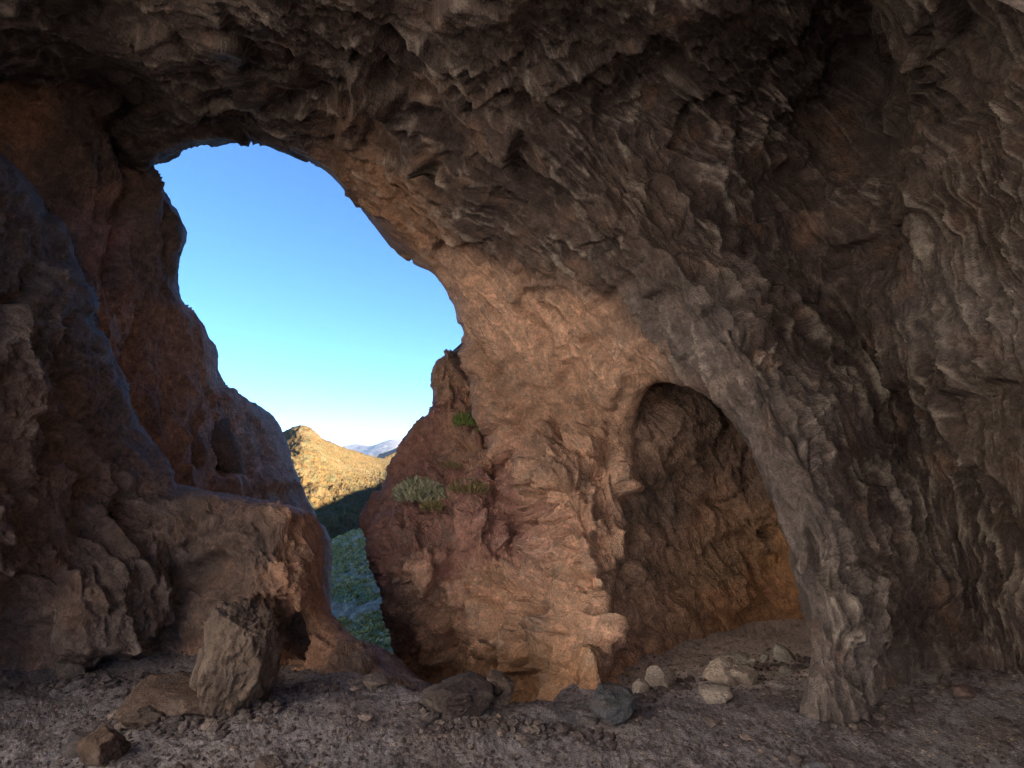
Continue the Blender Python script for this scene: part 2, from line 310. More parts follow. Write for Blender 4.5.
tag(sheet('cave_wall', xs, ys, roof_ctrl, [(open_cut, 16, .45, .06, 70), (alc_cut, alc_round, 0, .05, 80)], disp_main, roof_tint, M_roof, roof_feats, lambda x: .6-.35*sstep(560, 600, x)*sstep(690, 650, x)), kind='structure')
# ================================================================== ALCOVE behind the rib
alc_ctrl = [(560, 380, 9.2), (560, 700, 8.), (590, 700, 6.9), (606, 700, 6.3), (622, 660, 7.0), (640, 560, 7.9), (660, 420, 8.1), (700, 500, 8.9), (760, 560, 9.3), (780, 500, 8.8), (700, 640, 8.3), (740, 440, 8.7), (800, 600, 9.3), (820, 700, 8.9), (760, 640, 9.1), (900, 500, 8.3), (900, 700, 8.6), (640, 700, 7.2), (700, 340, 8.6), (800, 350, 8.3)]
alc_tint = tinter([(645, 430, .30, .20, .15), (615, 480, .45, .3, .21), (615, 560, .5, .33, .23), (700, 430, .22, .155, .12), (665, 500, .22, .16, .125), (740, 460, .26, .18, .14), (700, 520, .42, .26, .18), (680, 600, .48, .30, .20), (740, 600, .56, .32, .19), (790, 560, .58, .33, .17), (780, 600, .58, .33, .18), (720, 550, .40, .27, .18), (620, 640, *TAN)], BRN, .2)  # inward darkening and the orange lower right paint in shade and warm glow
def disp_alc(b, px, py):
    h, e = disp_left(b, px, py); return h*.85, e
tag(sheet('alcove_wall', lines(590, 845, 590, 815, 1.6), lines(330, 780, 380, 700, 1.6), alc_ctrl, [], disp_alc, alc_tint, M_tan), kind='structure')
# ================================================================== PINNACLE outside on the right
pin_cut = [(449, 352), (440, 361), (433, 374), (433, 388), (432, 400), (424, 417), (408, 436), (397, 454), (386, 478), (372, 503), (366, 525), (374, 548), (390, 575), (410, 610), (420, 700), (-300, 700), (-300, 250), (480, 250), (476, 330), (474, 376), (468, 380), (461, 370)]
pin_ctrl = [(452, 366, 12.0), (440, 400, 11.9), (420, 440, 11.9), (400, 470, 11.8), (380, 520, 11.4), (460, 420, 11.7), (480, 400, 12.2), (470, 440, 11.2), (440, 470, 11.3), (420, 490, 11.0), (500, 450, 11.), (480, 490, 10.7), (560, 500, 11), (400, 600, 11.4), (560, 600, 11)]
pin_tint = tinter([(452, 385, *TAN), (430, 430, *RED), (460, 430, *TAN), (480, 440, *RED), (400, 490, *RED), (450, 480, *RED), (490, 460, *TAN)], BRN, .3)
def disp_pin(b, px, py):
    h, e = disp_tan(b, px, py); return h*.85, e
tag(sheet('rock_pinnacle', lines(310, 600, 350, 540, 1.0), lines(330, 640, 345, 530, 1.0), pin_ctrl, [(pin_cut, 5, .3, .08, 45)], disp_pin, pin_tint, M_tan, [([(478, 390), (484, 425), (492, 445)], 4, -.4), ([(446, 372), (444, 400)], 5, .12), ([(455, 430), (475, 440), (440, 470)], 4, -.2), ([(432, 405), (470, 415)], 3, -.12), ([(420, 440), (425, 480)], 4, -.15)]),
    'pointed reddish rock pinnacle beside the open sky, left of the tall tan buttress', 'rock pinnacle')
# ================================================================== LEFT WALL (far face beside the sky)
far_cut = [(152, 168), (167, 190), (178, 208), (185, 232), (180, 262), (181, 292), (192, 316), (206, 332), (218, 348), (222, 374), (238, 390), (256, 404), (272, 420), (284, 442), (290, 462), (302, 488), (318, 520), (330, 560), (330, 800), (900, 800), (900, 120), (300, 60), (160, 120), (130, 150)]
far_ctrl = [(143, 174, 9.2), (100, 180, 8.6), (60, 120, 7.8), (0, 120, 7.0), (180, 240, 9.8), (120, 300, 9.0), (60, 260, 8.2), (200, 340, 11.), (170, 400, 10.), (270, 420, 14), (240, 460, 12), (300, 490, 14), (200, 500, 10.5), (0, 400, 7.5), (0, 600, 7.5), (300, 640, 13), (320, 540, 14), (-300, 300, 6), (-300, 0, 5.5), (100, 20, 8.3), (-200, 700, 6)]
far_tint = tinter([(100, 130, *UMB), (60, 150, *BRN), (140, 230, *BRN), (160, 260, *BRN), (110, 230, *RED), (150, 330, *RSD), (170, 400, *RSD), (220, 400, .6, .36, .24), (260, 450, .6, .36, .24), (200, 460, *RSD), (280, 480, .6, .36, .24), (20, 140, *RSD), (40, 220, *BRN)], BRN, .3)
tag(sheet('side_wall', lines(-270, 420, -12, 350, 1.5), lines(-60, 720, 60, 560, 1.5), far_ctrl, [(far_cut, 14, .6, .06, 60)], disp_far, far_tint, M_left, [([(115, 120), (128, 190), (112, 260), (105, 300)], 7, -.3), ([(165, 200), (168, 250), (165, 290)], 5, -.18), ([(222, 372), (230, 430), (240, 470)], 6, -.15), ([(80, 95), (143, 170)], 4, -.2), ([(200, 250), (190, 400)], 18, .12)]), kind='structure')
# ================================================================== NEAR LEFT MASS
near_cut = [(-60, 60), (20, 175), (52, 222), (72, 262), (90, 318), (112, 380), (132, 430), (150, 462), (168, 484), (200, 488), (222, 492), (250, 497), (285, 505), (310, 514), (321, 530), (323, 560), (326, 592), (336, 618), (352, 636), (372, 650), (398, 663), (420, 682), (445, 700), (470, 720), (500, 800), (1200, 800), (1200, -400), (-60, -400)]
near_ctrl = [(0, 150, 5.6), (52, 222, 6.6), (90, 320, 7.0), (130, 430, 7.3), (170, 484, 7.2), (250, 500, 7.3), (315, 520, 7.4), (323, 590, 7.2), (350, 640, 6.7), (400, 665, 6.1), (440, 700, 5.6), (0, 300, 5.3), (0, 450, 5.2), (60, 400, 6.1), (60, 520, 5.9), (110, 560, 6.1), (0, 560, 5.1), (0, 640, 5.8), (60, 660, 5.9), (100, 620, 5.9), (160, 560, 6.5), (170, 650, 6.5), (200, 560, 6.8), (210, 650, 6.5), (250, 560, 6.6), (250, 640, 6.3), (290, 560, 6.7), (285, 640, 6.9), (300, 620, 6.9), (300, 672, 6.5), (330, 665, 6.2), (310, 590, 6.8), (380, 690, 5.7), (200, 510, 6.9), (-300, 300, 3.9), (-300, 650, 3.8), (-900, 650, 2.4), (-900, 300, 2.4), (-300, 50, 4.2), (-900, -100, 2.3), (0, 780, 5.7), (300, 780, 6.0)]
near_tint = tinter([(20, 250, *UMB), (60, 330, *UMB), (100, 420, *BRD), (40, 450, *BRD), (120, 470, *BRD), (60, 550, *BRD), (20, 600, *BRD), (110, 600, *UMB), (170, 570, *UMB), (190, 510, *BRD), (250, 540, *BRD), (290, 550, *RSD), (290, 625, *DRK), (305, 600, *RSD), (230, 590, *BRD), (320, 640, *RSD), (360, 660, *BRD), (270, 660, *RSD), (400, 680, *BRD)], GRY, .3)  # dark spot at the low hollow puts its shade into the colour
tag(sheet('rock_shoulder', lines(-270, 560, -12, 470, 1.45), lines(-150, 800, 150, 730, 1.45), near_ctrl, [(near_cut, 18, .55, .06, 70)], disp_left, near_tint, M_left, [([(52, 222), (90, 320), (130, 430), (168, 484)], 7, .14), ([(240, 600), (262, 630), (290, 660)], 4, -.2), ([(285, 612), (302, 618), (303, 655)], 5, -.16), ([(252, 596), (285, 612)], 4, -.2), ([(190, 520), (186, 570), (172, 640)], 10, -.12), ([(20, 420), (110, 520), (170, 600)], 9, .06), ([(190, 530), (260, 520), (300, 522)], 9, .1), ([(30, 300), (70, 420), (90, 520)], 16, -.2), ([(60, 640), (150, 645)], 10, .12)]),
    'dark brown leaning rock shoulder in front of the left wall, its ledge tops greyish', 'rock mass')
# ================================================================== REAR of the cave, behind the camera, open at its far end
nu, nv = 120, 90
U = np.linspace(math.radians(-25), math.radians(128), nu); W = np.linspace(3.6, -8, nv); UU, WW = np.meshgrid(U, W)
k = 1+.0*WW; RB = np.stack([-.3+6.4*k*np.cos(UU), WW*np.where(WW < 0, 1-.6*np.clip(-np.cos(UU)+.1, 0, 1), 1), -.2+6.6*k*np.sin(UU)], -1); RN = grid_normals(RB).reshape(-1, 3); rb = RB.reshape(-1, 3)
hh = .5*fbm(rb*.5, 4)+.2*facets(rb*.9)
f, used = grid_faces(nv, nu, np.ones(nu*nv, bool))
tag(link_mesh('cave_vault', rb+RN*hh[:, None], f, M_roof, np.tile(np.array((.44, .37, .33)), (len(rb), 1))), kind='structure')  # unseen shell tinted pale to bounce light onto the left rocks
# ================================================================== FLOOR
def gp(px, py, Y): p = P(px, py, Y); return (p[0]*100, p[1]*100, p[2])
fl_ctrl = [gp(0, 665, 6.0), gp(100, 668, 6.1), (-500, 480, .05), gp(180, 645, 6.8), gp(235, 705, 5.0), gp(300, 672, 6.3), gp(360, 672, 5.9), gp(430, 692, 5.3), gp(540, 712, 4.9), gp(500, 708, 5.), gp(808, 716, 4.7), gp(900, 672, 5.6), gp(1000, 668, 5.7),
           gp(600, 700, 5.4), gp(580, 704, 5.5), gp(640, 665, 7.2), gp(700, 642, 8.2), gp(760, 627, 9.), gp(800, 619, 9.4), gp(720, 680, 6.2), gp(650, 690, 5.7), gp(790, 660, 7.), (0, 400, 0), (-300, 400, .02), (300, 400, .03), (500, 500, .1), (0, 200, .05), (0, -600, .3), (-600, 0, .4), (600, 0, .4), (-500, 900, .2), (900, 900, -.2), (100, 1200, -.5)]
fl = rbf(fl_ctrl)
def floor_z(x, y, fine=True):
    x = np.atleast_1d(np.asarray(x, float)); y = np.atleast_1d(np.asarray(y, float)); z = fl(x*100, y*100)[:, 0]; b = np.stack([x, y, x*0], -1)
    z = z+.05*fbm(b*1.3, 3)
    if fine: z = z+.05*np.maximum(fbm(b*2.6+3, 3), -.15)+.03*np.maximum(fbm(b*6+3, 4), -.1)+.014*ridged(b*14+5, 3)+.006*fbm(b*45, 2)
    # the ground breaks away between the left rocks and the buttress
    e = gn(b*1.9+8)*.12+gn(b*6)*.05
    lipY = 5.28+np.interp(x, [-3, -2.2, -1.4, -.8, -.3, .1, .35, .75, 1.3], [1.8, 1.2, .45, .05, -.1, 0, .35, 1.3, 4])+e
    drop = np.clip(y-lipY, 0, 9)*np.interp(x, [-3.6, -2.6, .35, 1.4], [0, 1, 1, 0]); z = z-drop*2.6
    return z
py_ = np.concatenate([np.arange(1400, 790, -14), np.arange(790, 596, -1.15), np.arange(596, 540, -3)]); Yr = 2.2/np.clip((py_-450)/FPX, .05, 9)
pxs = lines(-1500, 2600, -12, 1036, 1.6, 1.05, 20)
PXg, YR = np.meshgrid(pxs, Yr); X = (PXg-512)/FPX*YR
Z = floor_z(X.ravel(), YR.ravel()); FV = np.stack([X.ravel(), YR.ravel(), Z], -1)
f, used = grid_faces(len(Yr), len(pxs), ~((FV[:, 0] < .9) & (FV[:, 2] < -4.5)) & ~((FV[:, 0] < -2.2) & (FV[:, 1] > 8))); f = f[:, ::-1]; FV = FV[used]
def floor_tint(b):
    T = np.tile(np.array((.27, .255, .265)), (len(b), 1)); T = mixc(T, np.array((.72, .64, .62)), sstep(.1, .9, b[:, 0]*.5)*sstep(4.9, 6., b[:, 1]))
    T = mixc(T, np.array((.17, .12, .095)), sstep(.0, .4, fbm(b*1.2+4, 3))*.5)
    T = mixc(T, np.array((.30, .27, .25)), sstep(.25, .5, fbm(b*16, 3))*.5)
    T = mixc(T, np.array((.07, .055, .05)), sstep(.15, .4, fbm(b*9+30, 3))*.6)
    return T*(1+.7*fbm(b*30, 2))[:, None]
# the patch behind the camera, joined to the same ground
bx_ = np.linspace(-60, 60, 160); by_ = np.concatenate([np.linspace(-70, -8, 30), np.linspace(-7.5, 1.5, 30)]); BX, BY = np.meshgrid(bx_, by_); bz = floor_z(np.clip(BX.ravel(), -7, 7), np.clip(BY.ravel(), -7, 3))-.05+.12*np.maximum(0, -BY.ravel()-8)+.2*np.maximum(0, np.abs(BX.ravel())-10)
BV = np.stack([BX.ravel(), BY.ravel(), bz], -1); f2, _ = grid_faces(60, 160, np.ones(len(BV), bool))
tag(link_mesh('cave_floor', np.vstack([FV, BV]), np.vstack([f, f2+len(FV)]), M_soil, np.clip(floor_tint(np.vstack([FV, BV])), 0, 1)), kind='structure')
# ================================================================== BOULDERS
import bmesh
_ico = {}
def ico(n):
    if n not in _ico:
        bm = bmesh.new(); bmesh.ops.create_icosphere(bm, subdivisions=n, radius=1); _ico[n] = (np.array([v.co[:] for v in bm.verts]), np.array([[v.index for v in fa.verts] for fa in bm.faces])); bm.free()
    return _ico[n]
def rock_shape(seed, size, n=5, rough=1., planes=13, flat=.7):
    v, fa = ico(n); r = np.random.RandomState(seed); d = r.normal(size=(planes, 3)); d /= np.linalg.norm(d, axis=1)[:, None]; d[0] = (.12, -.1, .98); off = r.uniform(flat*.78, flat*1.12, planes); off[0] = flat*.85
    s = np.ones(len(v))
    for k in range(planes):                      # cut flat faces
        c = v@d[k]; s = np.minimum(s, np.where(c > 1e-3, off[k]/np.maximum(c, 1e-3), 9))
    q = v*s[:, None]; o = seed*3.17
    q = q/np.abs(q).max(); q = q*(1+rough*(.10*fbm(q*1.6+o, 3)+.10*facets(q*2.2+o, 14)+.05*facets(q*8+o, 12)+.03*fbm(q*14+o, 3)))[:, None]
    return q*np.array(size), fa
def boulder(seed, px, py, Y, size, label, tint=(.3, .2, .15), rz=0., tilt=(0, 0), n=5, sink=.12, cat='boulder', name='boulder', group=None, flat=.7):
    """(px,py) is where the foot of the rock meets the ground"""
    size = tuple(np.array(size)*(1.3 if max(size) > .3 else 1.08)); V, fa = rock_shape(seed, size, n, flat=flat)
    c, s = math.cos(rz), math.sin(rz); V = V@np.array([[c, s, 0], [-s, c, 0], [0, 0, 1]])
    a, b_ = tilt; V = V@np.array([[1, 0, 0], [0, math.cos(a), math.sin(a)], [0, -math.sin(a), math.cos(a)]])@np.array([[math.cos(b_), 0, -math.sin(b_)], [0, 1, 0], [math.sin(b_), 0, math.cos(b_)]])
    p = P(px, py, Y); gz = floor_z(p[0], p[1], False)[0]
    zmin = V[:, 2].min(); V[:, 2] -= zmin; hgt = V[:, 2].max()
    b = V+p; T = mixc(np.tile(np.array(tint)*np.array([.88, 1., 1.12]), (len(V), 1)), np.array((.42, .36, .31)), sstep(.0, .5, fbm(b*5+seed, 3))*.25)
    T = mixc(T, np.array(DRK), sstep(.1, .5, fbm(b*4+seed*2, 3))*.5)
    o = link_mesh(name, V, fa, M_stone, np.clip(T*(1+.5*fbm(b*20, 3))[:, None]*.85, 0, 1))
    o.location = (p[0], p[1], gz-(sink+.08)*hgt); tag(o, label, cat, group); return o
exec_boulders = [
 (3, 234, 707, 5.0, (.26, .34, .45), 'large upright brown boulder standing at the foot of the left rock', (0.186, 0.124, 0.087), .3, (0, .05), 6, .16, .8),
 (5, 208, 690, 5.2, (.17, .22, .30), 'narrow slab leaning on the left side of the large upright boulder', (0.167, 0.112, 0.081), .1, (0, .2), 5, .1, .6),
 (8, 172, 700, 5.05, (.38, .30, .13), 'broad low brown rock lying left of the large upright boulder', (0.161, 0.099, 0.068), .1, (0, .1), 5, .2, .6),
 (9, 200, 710, 4.9, (.30, .18, .10), 'flat slab half buried in front of the broad low brown rock', (0.167, 0.105, 0.074), .2, (0, .05), 5, .2, .6),
 (11, 140, 712, 4.75, (.20, .18, .13), 'small dark wedge rock in front of the broad low rock at left', (0.136, 0.093, 0.068), .5, (0, -.1), 5, .2, .55),
 (14, 98, 752, 4.22, (.24, .17, .16), 'square brown block with a pale upper edge near the lower left corner', (0.155, 0.093, 0.062), -.2, (.1, 0), 5, .15, .55),
 (17, 84, 733, 4.45, (.18, .12, .09), 'thin dark stone lying just behind the square brown block', (0.099, 0.081, 0.074), .2, (0, 0), 4, .2, .6),
 (19, 70, 674, 5.85, (.15, .12, .13), 'small brown stone by the foot of the left wall', (0.167, 0.124, 0.093), .4, (0, 0), 4, .2, .55),
 (23, 464, 713, 4.95, (.36, .26, .17), 'dark craggy rock on the broken edge of the ground in front of the buttress', (0.099, 0.068, 0.056), .1, (0, .1), 6, .1, .6),
 (25, 500, 710, 5.15, (.20, .2, .17), 'brown wedge rock right of the dark craggy edge rock', (0.174, 0.118, 0.087), .7, (0, .2), 5, .1, .55),
 (29, 612, 720, 4.78, (.19, .17, .15), 'smooth grey boulder at the left end of the alcove floor', (0.124, 0.118, 0.118), .2, (0, -.1), 5, .15, .85),
 (31, 588, 721, 4.72, (.075, .06, .045), 'tiny dark stone touching the smooth grey boulder', (.10, .08, .08), 0, (0, 0), 4, .2, .7),
 (33, 640, 698, 5.6, (.08, .1, .14), 'narrow pale stone right of the smooth grey boulder', (.5, .38, .29), 0, (0, .2), 4, .2, .6),
 (34, 662, 687, 5.9, (.20, .15, .13), 'pale low rock, leftmost of the large pale rocks on the alcove floor', (.5, .38, .29), .3, (0, .1), 5, .2, .55),
 (37, 722, 692, 5.8, (.22, .17, .21), 'tallest pale block on the alcove floor', (.55, .4, .29), .2, (.1, .15), 5, .12, .55),
 (38, 740, 668, 6.5, (.20, .15, .14), 'ochre and cream rock behind the tallest pale block', (.55, .44, .33), .5, (0, 0), 5, .15, .55),
 (41, 747, 695, 5.7, (.15, .12, .13), 'rounded pale rock touching the right side of the tallest pale block', (.5, .37, .27), .2, (0, 0), 5, .15, .6),
 (43, 712, 710, 5.2, (.17, .15, .09), 'flat pale slab lying in front of the tallest pale block', (.48, .37, .28), .6, (.1, -.1), 5, .2, .6),
 (47, 781, 664, 6.9, (.17, .12, .15), 'cream rock nearest the grey stone rib on the alcove floor', (.58, .48, .38), .4, (0, .3), 5, .15, .55),
 (48, 786, 680, 6.2, (.11, .08, .06), 'small flat cream stone in front of the cream rock by the rib', (.5, .42, .34), .1, (0, 0), 4, .2, .6),
 (49, 765, 663, 7.0, (.07, .06, .06), 'little cream stone just left of the cream rock by the rib', (.5, .42, .34), .1, (0, 0), 4, .2, .6),
 (53, 965, 695, 5.05, (.11, .09, .09), 'reddish stone alone on the ground at far right', (0.186, 0.118, 0.093), .1, (0, 0), 4, .2, .7),
 (57, 815, 764, 4.0, (.09, .07, .05), 'grey stone at the bottom edge below the stone rib', (.33, .31, .3), .1, (0, 0), 4, .2, .6),
 (59, 268, 755, 4.15, (.12, .09, .035), 'flat dark stone at the bottom edge, left of the centre', (0.124, 0.081, 0.068), .1, (0, 0), 4, .3, .6),
 (61, 375, 690, 5.5, (.16, .14, .06), 'low brown slab at the foot of the rock shoulder near the drop', (0.186, 0.130, 0.099), .1, (0, .1), 4, .3, .6),
]
for s_, px, py, Y, size, lab, tint, rz, tl, n, sink, fl_ in exec_boulders:
    boulder(s_, px, py, Y, size, lab, tint, rz, tl, n, sink, cat='rock' if max(size) < .25 else 'boulder', name='boulder' if max(size) >= .25 else 'stone', group='pale rocks on the alcove floor' if 33 <= s_ <= 49 else None, flat=fl_)
# loose gravel: nobody could count it
v1, f1 = ico(1); GV = []; GF = []; GT = []; nb = 0
for i in range(13000):
    r = rng.rand(); px = rng.uniform(-60, 1090); Y = 2.2/((rng.uniform(612, 800)-450)/FPX)
    x = (px-512)/FPX*Y
    s = .006+.011*rng.rand()**2+(.04*rng.rand() if rng.rand() < .015 else 0)
    if x < -3.9*Y/6-2 or Y > 9: continue
    q = v1*(1+.35*(rng.rand(len(v1), 1)-.5))*np.array([s*rng.uniform(.8, 1.7), s*rng.uniform(.8, 1.5), s*rng.uniform(.5, .9)])
    a = rng.rand()*6.28; c, d = math.cos(a), math.sin(a); q = q@np.array([[c, d, 0], [-d, c, 0], [0, 0, 1]])
    GV.append(q); GF.append((x, Y, s)); GT.append(rng.rand())
foot = [(0, 668), (100, 670), (180, 660), (240, 690), (300, 678), (345, 680)], [(800, 722), (850, 725), (880, 705), (910, 685), (960, 676), (1030, 672)], [(600, 706), (640, 672), (700, 650), (760, 634), (800, 628)], [(120, 705), (180, 715), (240, 715), (290, 700)], [(420, 702), (480, 714), (540, 716), (600, 722)]
for line in foot:
    L_ = np.array(line, float)
    for _ in range(230):
        t_ = rng.rand()*(len(L_)-1); i_ = int(t_); p_ = L_[i_]+(L_[i_+1]-L_[i_])*(t_-i_)+np.array([rng.normal()*9, abs(rng.normal())*7-1])
        Y = 2.2/((p_[1]-450)/FPX); s = .010+.042*rng.rand()**3
        q = v1*(1+.5*(rng.rand(len(v1), 1)-.5))*np.array([s*rng.uniform(.8, 1.6), s*rng.uniform(.8, 1.4), s*rng.uniform(.5, .9)]); a = rng.rand()*6.28; c, d = math.cos(a), math.sin(a)
        GV.append(q@np.array([[c, d, 0], [-d, c, 0], [0, 0, 1]])); GF.append(((p_[0]-512)/FPX*Y, Y, s)); GT.append(rng.rand()*.9)
pos = np.array(GF); zz = floor_z(pos[:, 0], pos[:, 1]); keep = np.ones(len(pos), bool)
V = np.concatenate([q+np.array([p[0], p[1], z+p[2]*.25]) for q, p, z in zip(GV, pos, zz)]); m = len(v1)
Fg = np.concatenate([f1+i*m for i in range(len(pos))]); t = np.repeat(np.array(GT), m)
T = mixc(np.tile(np.array((.10, .085, .085)), (len(V), 1)), np.array((.34, .28, .24)), t**4)
tag(link_mesh('gravel', V, Fg, M_stone, T, smooth=False), kind='stuff')
# ================================================================== PLANTS on the pinnacle ledges
def tuft(name, px, py, Y, w, h, n, mat, label, blade=.35, wid=.012):
    r = np.random.RandomState(int(px+py)); V = []; Fq = []
    for i in range(n):
        a = r.uniform(0, 6.28); rr = math.sqrt(r.rand()); bx = w*.5*rr*math.cos(a); by = w*.4*rr*math.sin(a); top = h*(1-.6*rr*rr)
        z0 = r.uniform(0, .75)*top; d = Vector((math.cos(a)*rr+r.normal()*.45, math.sin(a)*rr+r.normal()*.45, .7+r.rand())).normalized()
        L = blade*h*r.uniform(.5, 1.2); p0 = Vector((bx, by, z0)); p1 = p0+d*L; sd = d.cross(Vector((r.normal(), r.normal(), r.normal()))).normalized()*wid*r.uniform(.6, 1.4)
        mid = (p0+p1)/2; k = len(V); V += [p0, mid+sd, p1, mid-sd]; Fq.append((k, k+1, k+2, k+3))
    o = link_mesh(name, np.array([v[:] for v in V]), Fq, mat, smooth=False); o.location = P(px, py, Y); tag(o, label, 'plant'); return o
tuft('bush', 419, 502, 10.45, .82, .5, 2600, M_bush, 'rounded grey-green bush on the ledge below the pinnacle', .3, .016)
tuft('bush', 466, 426, 11.15, .42, .3, 700, M_tuft, 'small bright green bush in the notch behind the pinnacle tip', .4, .018)
tuft('grass_tuft', 470, 494, 10.1, .62, .22, 700, M_dry, 'yellowish dry grass tuft on the red shoulder right of the grey-green bush', .7, .012)
tuft('grass_tuft', 432, 511, 10.1, .36, .18, 350, M_dry, 'small dry grass tuft in front of the grey-green bush', .6, .012)
tuft('grass_tuft', 402, 497, 10.9, .22, .2, 160, M_dry, 'sparse pale tuft at the left edge of the pinnacle ledge', .8, .008)
tuft('bush', 447, 500, 10.3, .3, .2, 300, M_bush, 'low pale bush touching the right side of the grey-green bush', .5, .012)
tuft('bush', 482, 432, 11.0, .2, .14, 160, M_tuft, 'tiny green plant in the crack right of the bright green bush', .5, .01)
tuft('grass_tuft', 452, 470, 11.2, .3, .16, 160, M_dry, 'small dry tuft on the pinnacle face above the ledge', .8, .008)
# ================================================================== LAND OUTSIDE
SUNAZ = math.radians(-118); SUNEL = math.radians(17)      # sun stands left of and behind the camera, low
S = np.array([-math.sin(SUNAZ)*math.cos(SUNEL), math.cos(SUNAZ)*math.cos(SUNEL), math.sin(SUNEL)])
def land(name, xs, ys, ctrl, cuts, amp, sc_, tint, mat, kind='structure'):
    def dsp(b, px, py):
        q = b*sc_; h = amp*(fbm(q, 4)*.8+.5*ridged(q*2.3, 4)+.2*ridged(q*8, 3)+.12*facets(q*14, 10)); return h, (q,)
    def tf(b, px, py, h, ex): return tint(b, h)
    return tag(sheet(name, xs, ys, ctrl, cuts, dsp, tf, mat), kind=kind)
def hill_tint(b, h):
    T = np.tile(np.array((.125, .072, .024)), (len(b), 1)); T = mixc(T, np.array((.155, .095, .038)), sstep(0, .4, fbm(b*.03, 4))); T = mixc(T, np.array((.10, .09, .04)), sstep(.08, .3, fbm(b*.11+8, 4))*.75)
    T = mixc(T, np.array((.09, .085, .04)), sstep(.05, .3, fbm(b*.35+8, 2))*.6)
    z = b[:, 2]; band = sstep(.2, .6, gn(np.stack([b[:, 0]*.01, b[:, 1]*.01, z*.25+b[:, 0]*.04], -1))); return mixc(T, np.array((.20, .125, .06)), band*.6*sstep(5, 18, z))
hill_cut = [(150, 470), (262, 444), (283, 434), (294, 428), (304, 426), (313, 431), (322, 438), (332, 443), (345, 449), (358, 453), (372, 457), (385, 457), (398, 453), (430, 452), (520, 450), (700, 200), (100, 200)]
hill_ctrl = [(150, 470, 470), (283, 436, 560), (304, 427, 560), (345, 450, 640), (372, 457, 760), (400, 455, 900), (290, 500, 400), (300, 470, 450), (330, 480, 470), (370, 480, 560), (390, 470, 700), (330, 530, 300), (380, 520, 330), (320, 560, 240), (400, 560, 250), (200, 540, 330), (500, 480, 700), (600, 560, 300)]
land('hill', lines(60, 640, 278, 420, .8, 1.06, 8), lines(380, 620, 420, 545, .8, 1.06, 8), hill_ctrl, [(hill_cut, 3, 12, 6, 14)], 11., .014, hill_tint, M_land)
def slope_tint(b, h):
    T = np.tile(np.array((.40, .31, .20)), (len(b), 1)); T = mixc(T, np.array((.52, .41, .28)), sstep(0, .4, fbm(b*.3, 4))); return mixc(T, np.array((.22, .25, .10)), sstep(.0, .25, fbm(b*.12+8, 4))*.8)
slope_cut = [(100, 600), (250, 566), (300, 552), (323, 545), (345, 536), (372, 527), (400, 520), (520, 490), (700, 440), (700, 200), (0, 200), (0, 620)]
slope_ctrl = [(320, 546, 130), (372, 528, 120), (420, 514, 110), (320, 600, 75), (390, 600, 68), (350, 650, 50), (350, 700, 38), (200, 600, 110), (600, 480, 90), (500, 700, 34), (150, 760, 40), (600, 800, 26), (250, 800, 28)]
slope = land('slope', lines(60, 700, 300, 420, 1., 1.06, 8), lines(420, 800, 515, 680, 1., 1.06, 8), slope_ctrl, [(slope_cut, 4, 6, 2, 14)], 1.6, .05, slope_tint, M_near)
def ridge_tint(b, h):
    return mixc(np.tile(np.array((.30, .2, .13)), (len(b), 1)), np.array((.12, .11, .09)), sstep(0, .3, fbm(b*.01, 3)))
ridge_cut = [(200, 470), (360, 462), (380, 454), (395, 448), (408, 443), (425, 440), (470, 430), (600, 440), (700, 300), (200, 300)]
land('ridge', lines(200, 640, 350, 430, 1.2, 1.06, 8), lines(400, 500, 430, 470, 1., 1.06, 8), [(360, 462, 2600), (408, 444, 2200), (400, 470, 1500), (380, 456, 2400), (600, 440, 2000), (300, 480, 2000), (600, 490, 1200), (420, 455, 1900)], [(ridge_cut, 2, 80, 60, 10)], 22, .0028, ridge_tint, M_land)
def far_tint_(b, h): return np.tile(np.array((.24, .2, .18)), (len(b), 1))
fm_cut = [(100, 452), (250, 450), (330, 449), (345, 446), (358, 444), (372, 445), (385, 441), (396, 439), (405, 440), (416, 438), (440, 440), (520, 436), (700, 444), (700, 200), (100, 200)]
land('mountains', lines(100, 700, 340, 430, 1.2, 1.06, 8), lines(400, 470, 430, 456, .7, 1.06, 8), [(100, 450, 12500), (385, 441, 12000), (350, 446, 13000), (700, 445, 12000), (400, 460, 9000), (200, 465, 9000), (600, 465, 9000)], [(fm_cut, 2, 300, 300, 8)], 90, .0006, far_tint_, M_land)
# ground to the horizon
gx = np.sign(np.linspace(-1, 1, 81))*np.abs(np.linspace(-1, 1, 81))**3*18500; GX, GY = np.meshgrid(gx, gx)
gb = np.stack([GX.ravel(), GY.ravel(), GX.ravel()*0], -1); gb[:, 2] = -95+12*fbm(gb*.0012, 3)
f, _ = grid_faces(81, 81, np.ones(len(gb), bool)); tag(link_mesh('ground', gb, f, M_land, hill_tint(gb, None)), kind='structure')
# the mountain the cave is in: cliff face round the mouth and the high ridge on the left that keeps the sun off cave and valley
hillY = rbfY(hill_ctrl)
sh_px = [(318, 507), (345, 494), (372, 486), (384, 478), (388, 466)]
cast = [(20, -7.5, 6), (17, -4.5, 13), (18, 8, 16), (28, 26, 24), (50, 70, 34), (90, 140, 40)]
line0 = np.array([90., 140.]); line1 = np.array([420., 420.]); dl = line1-line0
for (a, b_) in sh_px:
    Q = P(a, b_, hillY(np.array([float(a)]), np.array([float(b_)]))[0]); A = np.array([[S[0], -dl[0]], [S[1], -dl[1]]]); t_, u_ = np.linalg.solve(A, line0-Q[:2]); cast.append((line0[0]+u_*dl[0], line0[1]+u_*dl[1], Q[2]+t_*S[2])); pass
cast = sorted(cast, key=lambda c: c[1]); cast.append((cast[-1][0]+200, cast[-1][1]+90, cast[-1][2]-10))
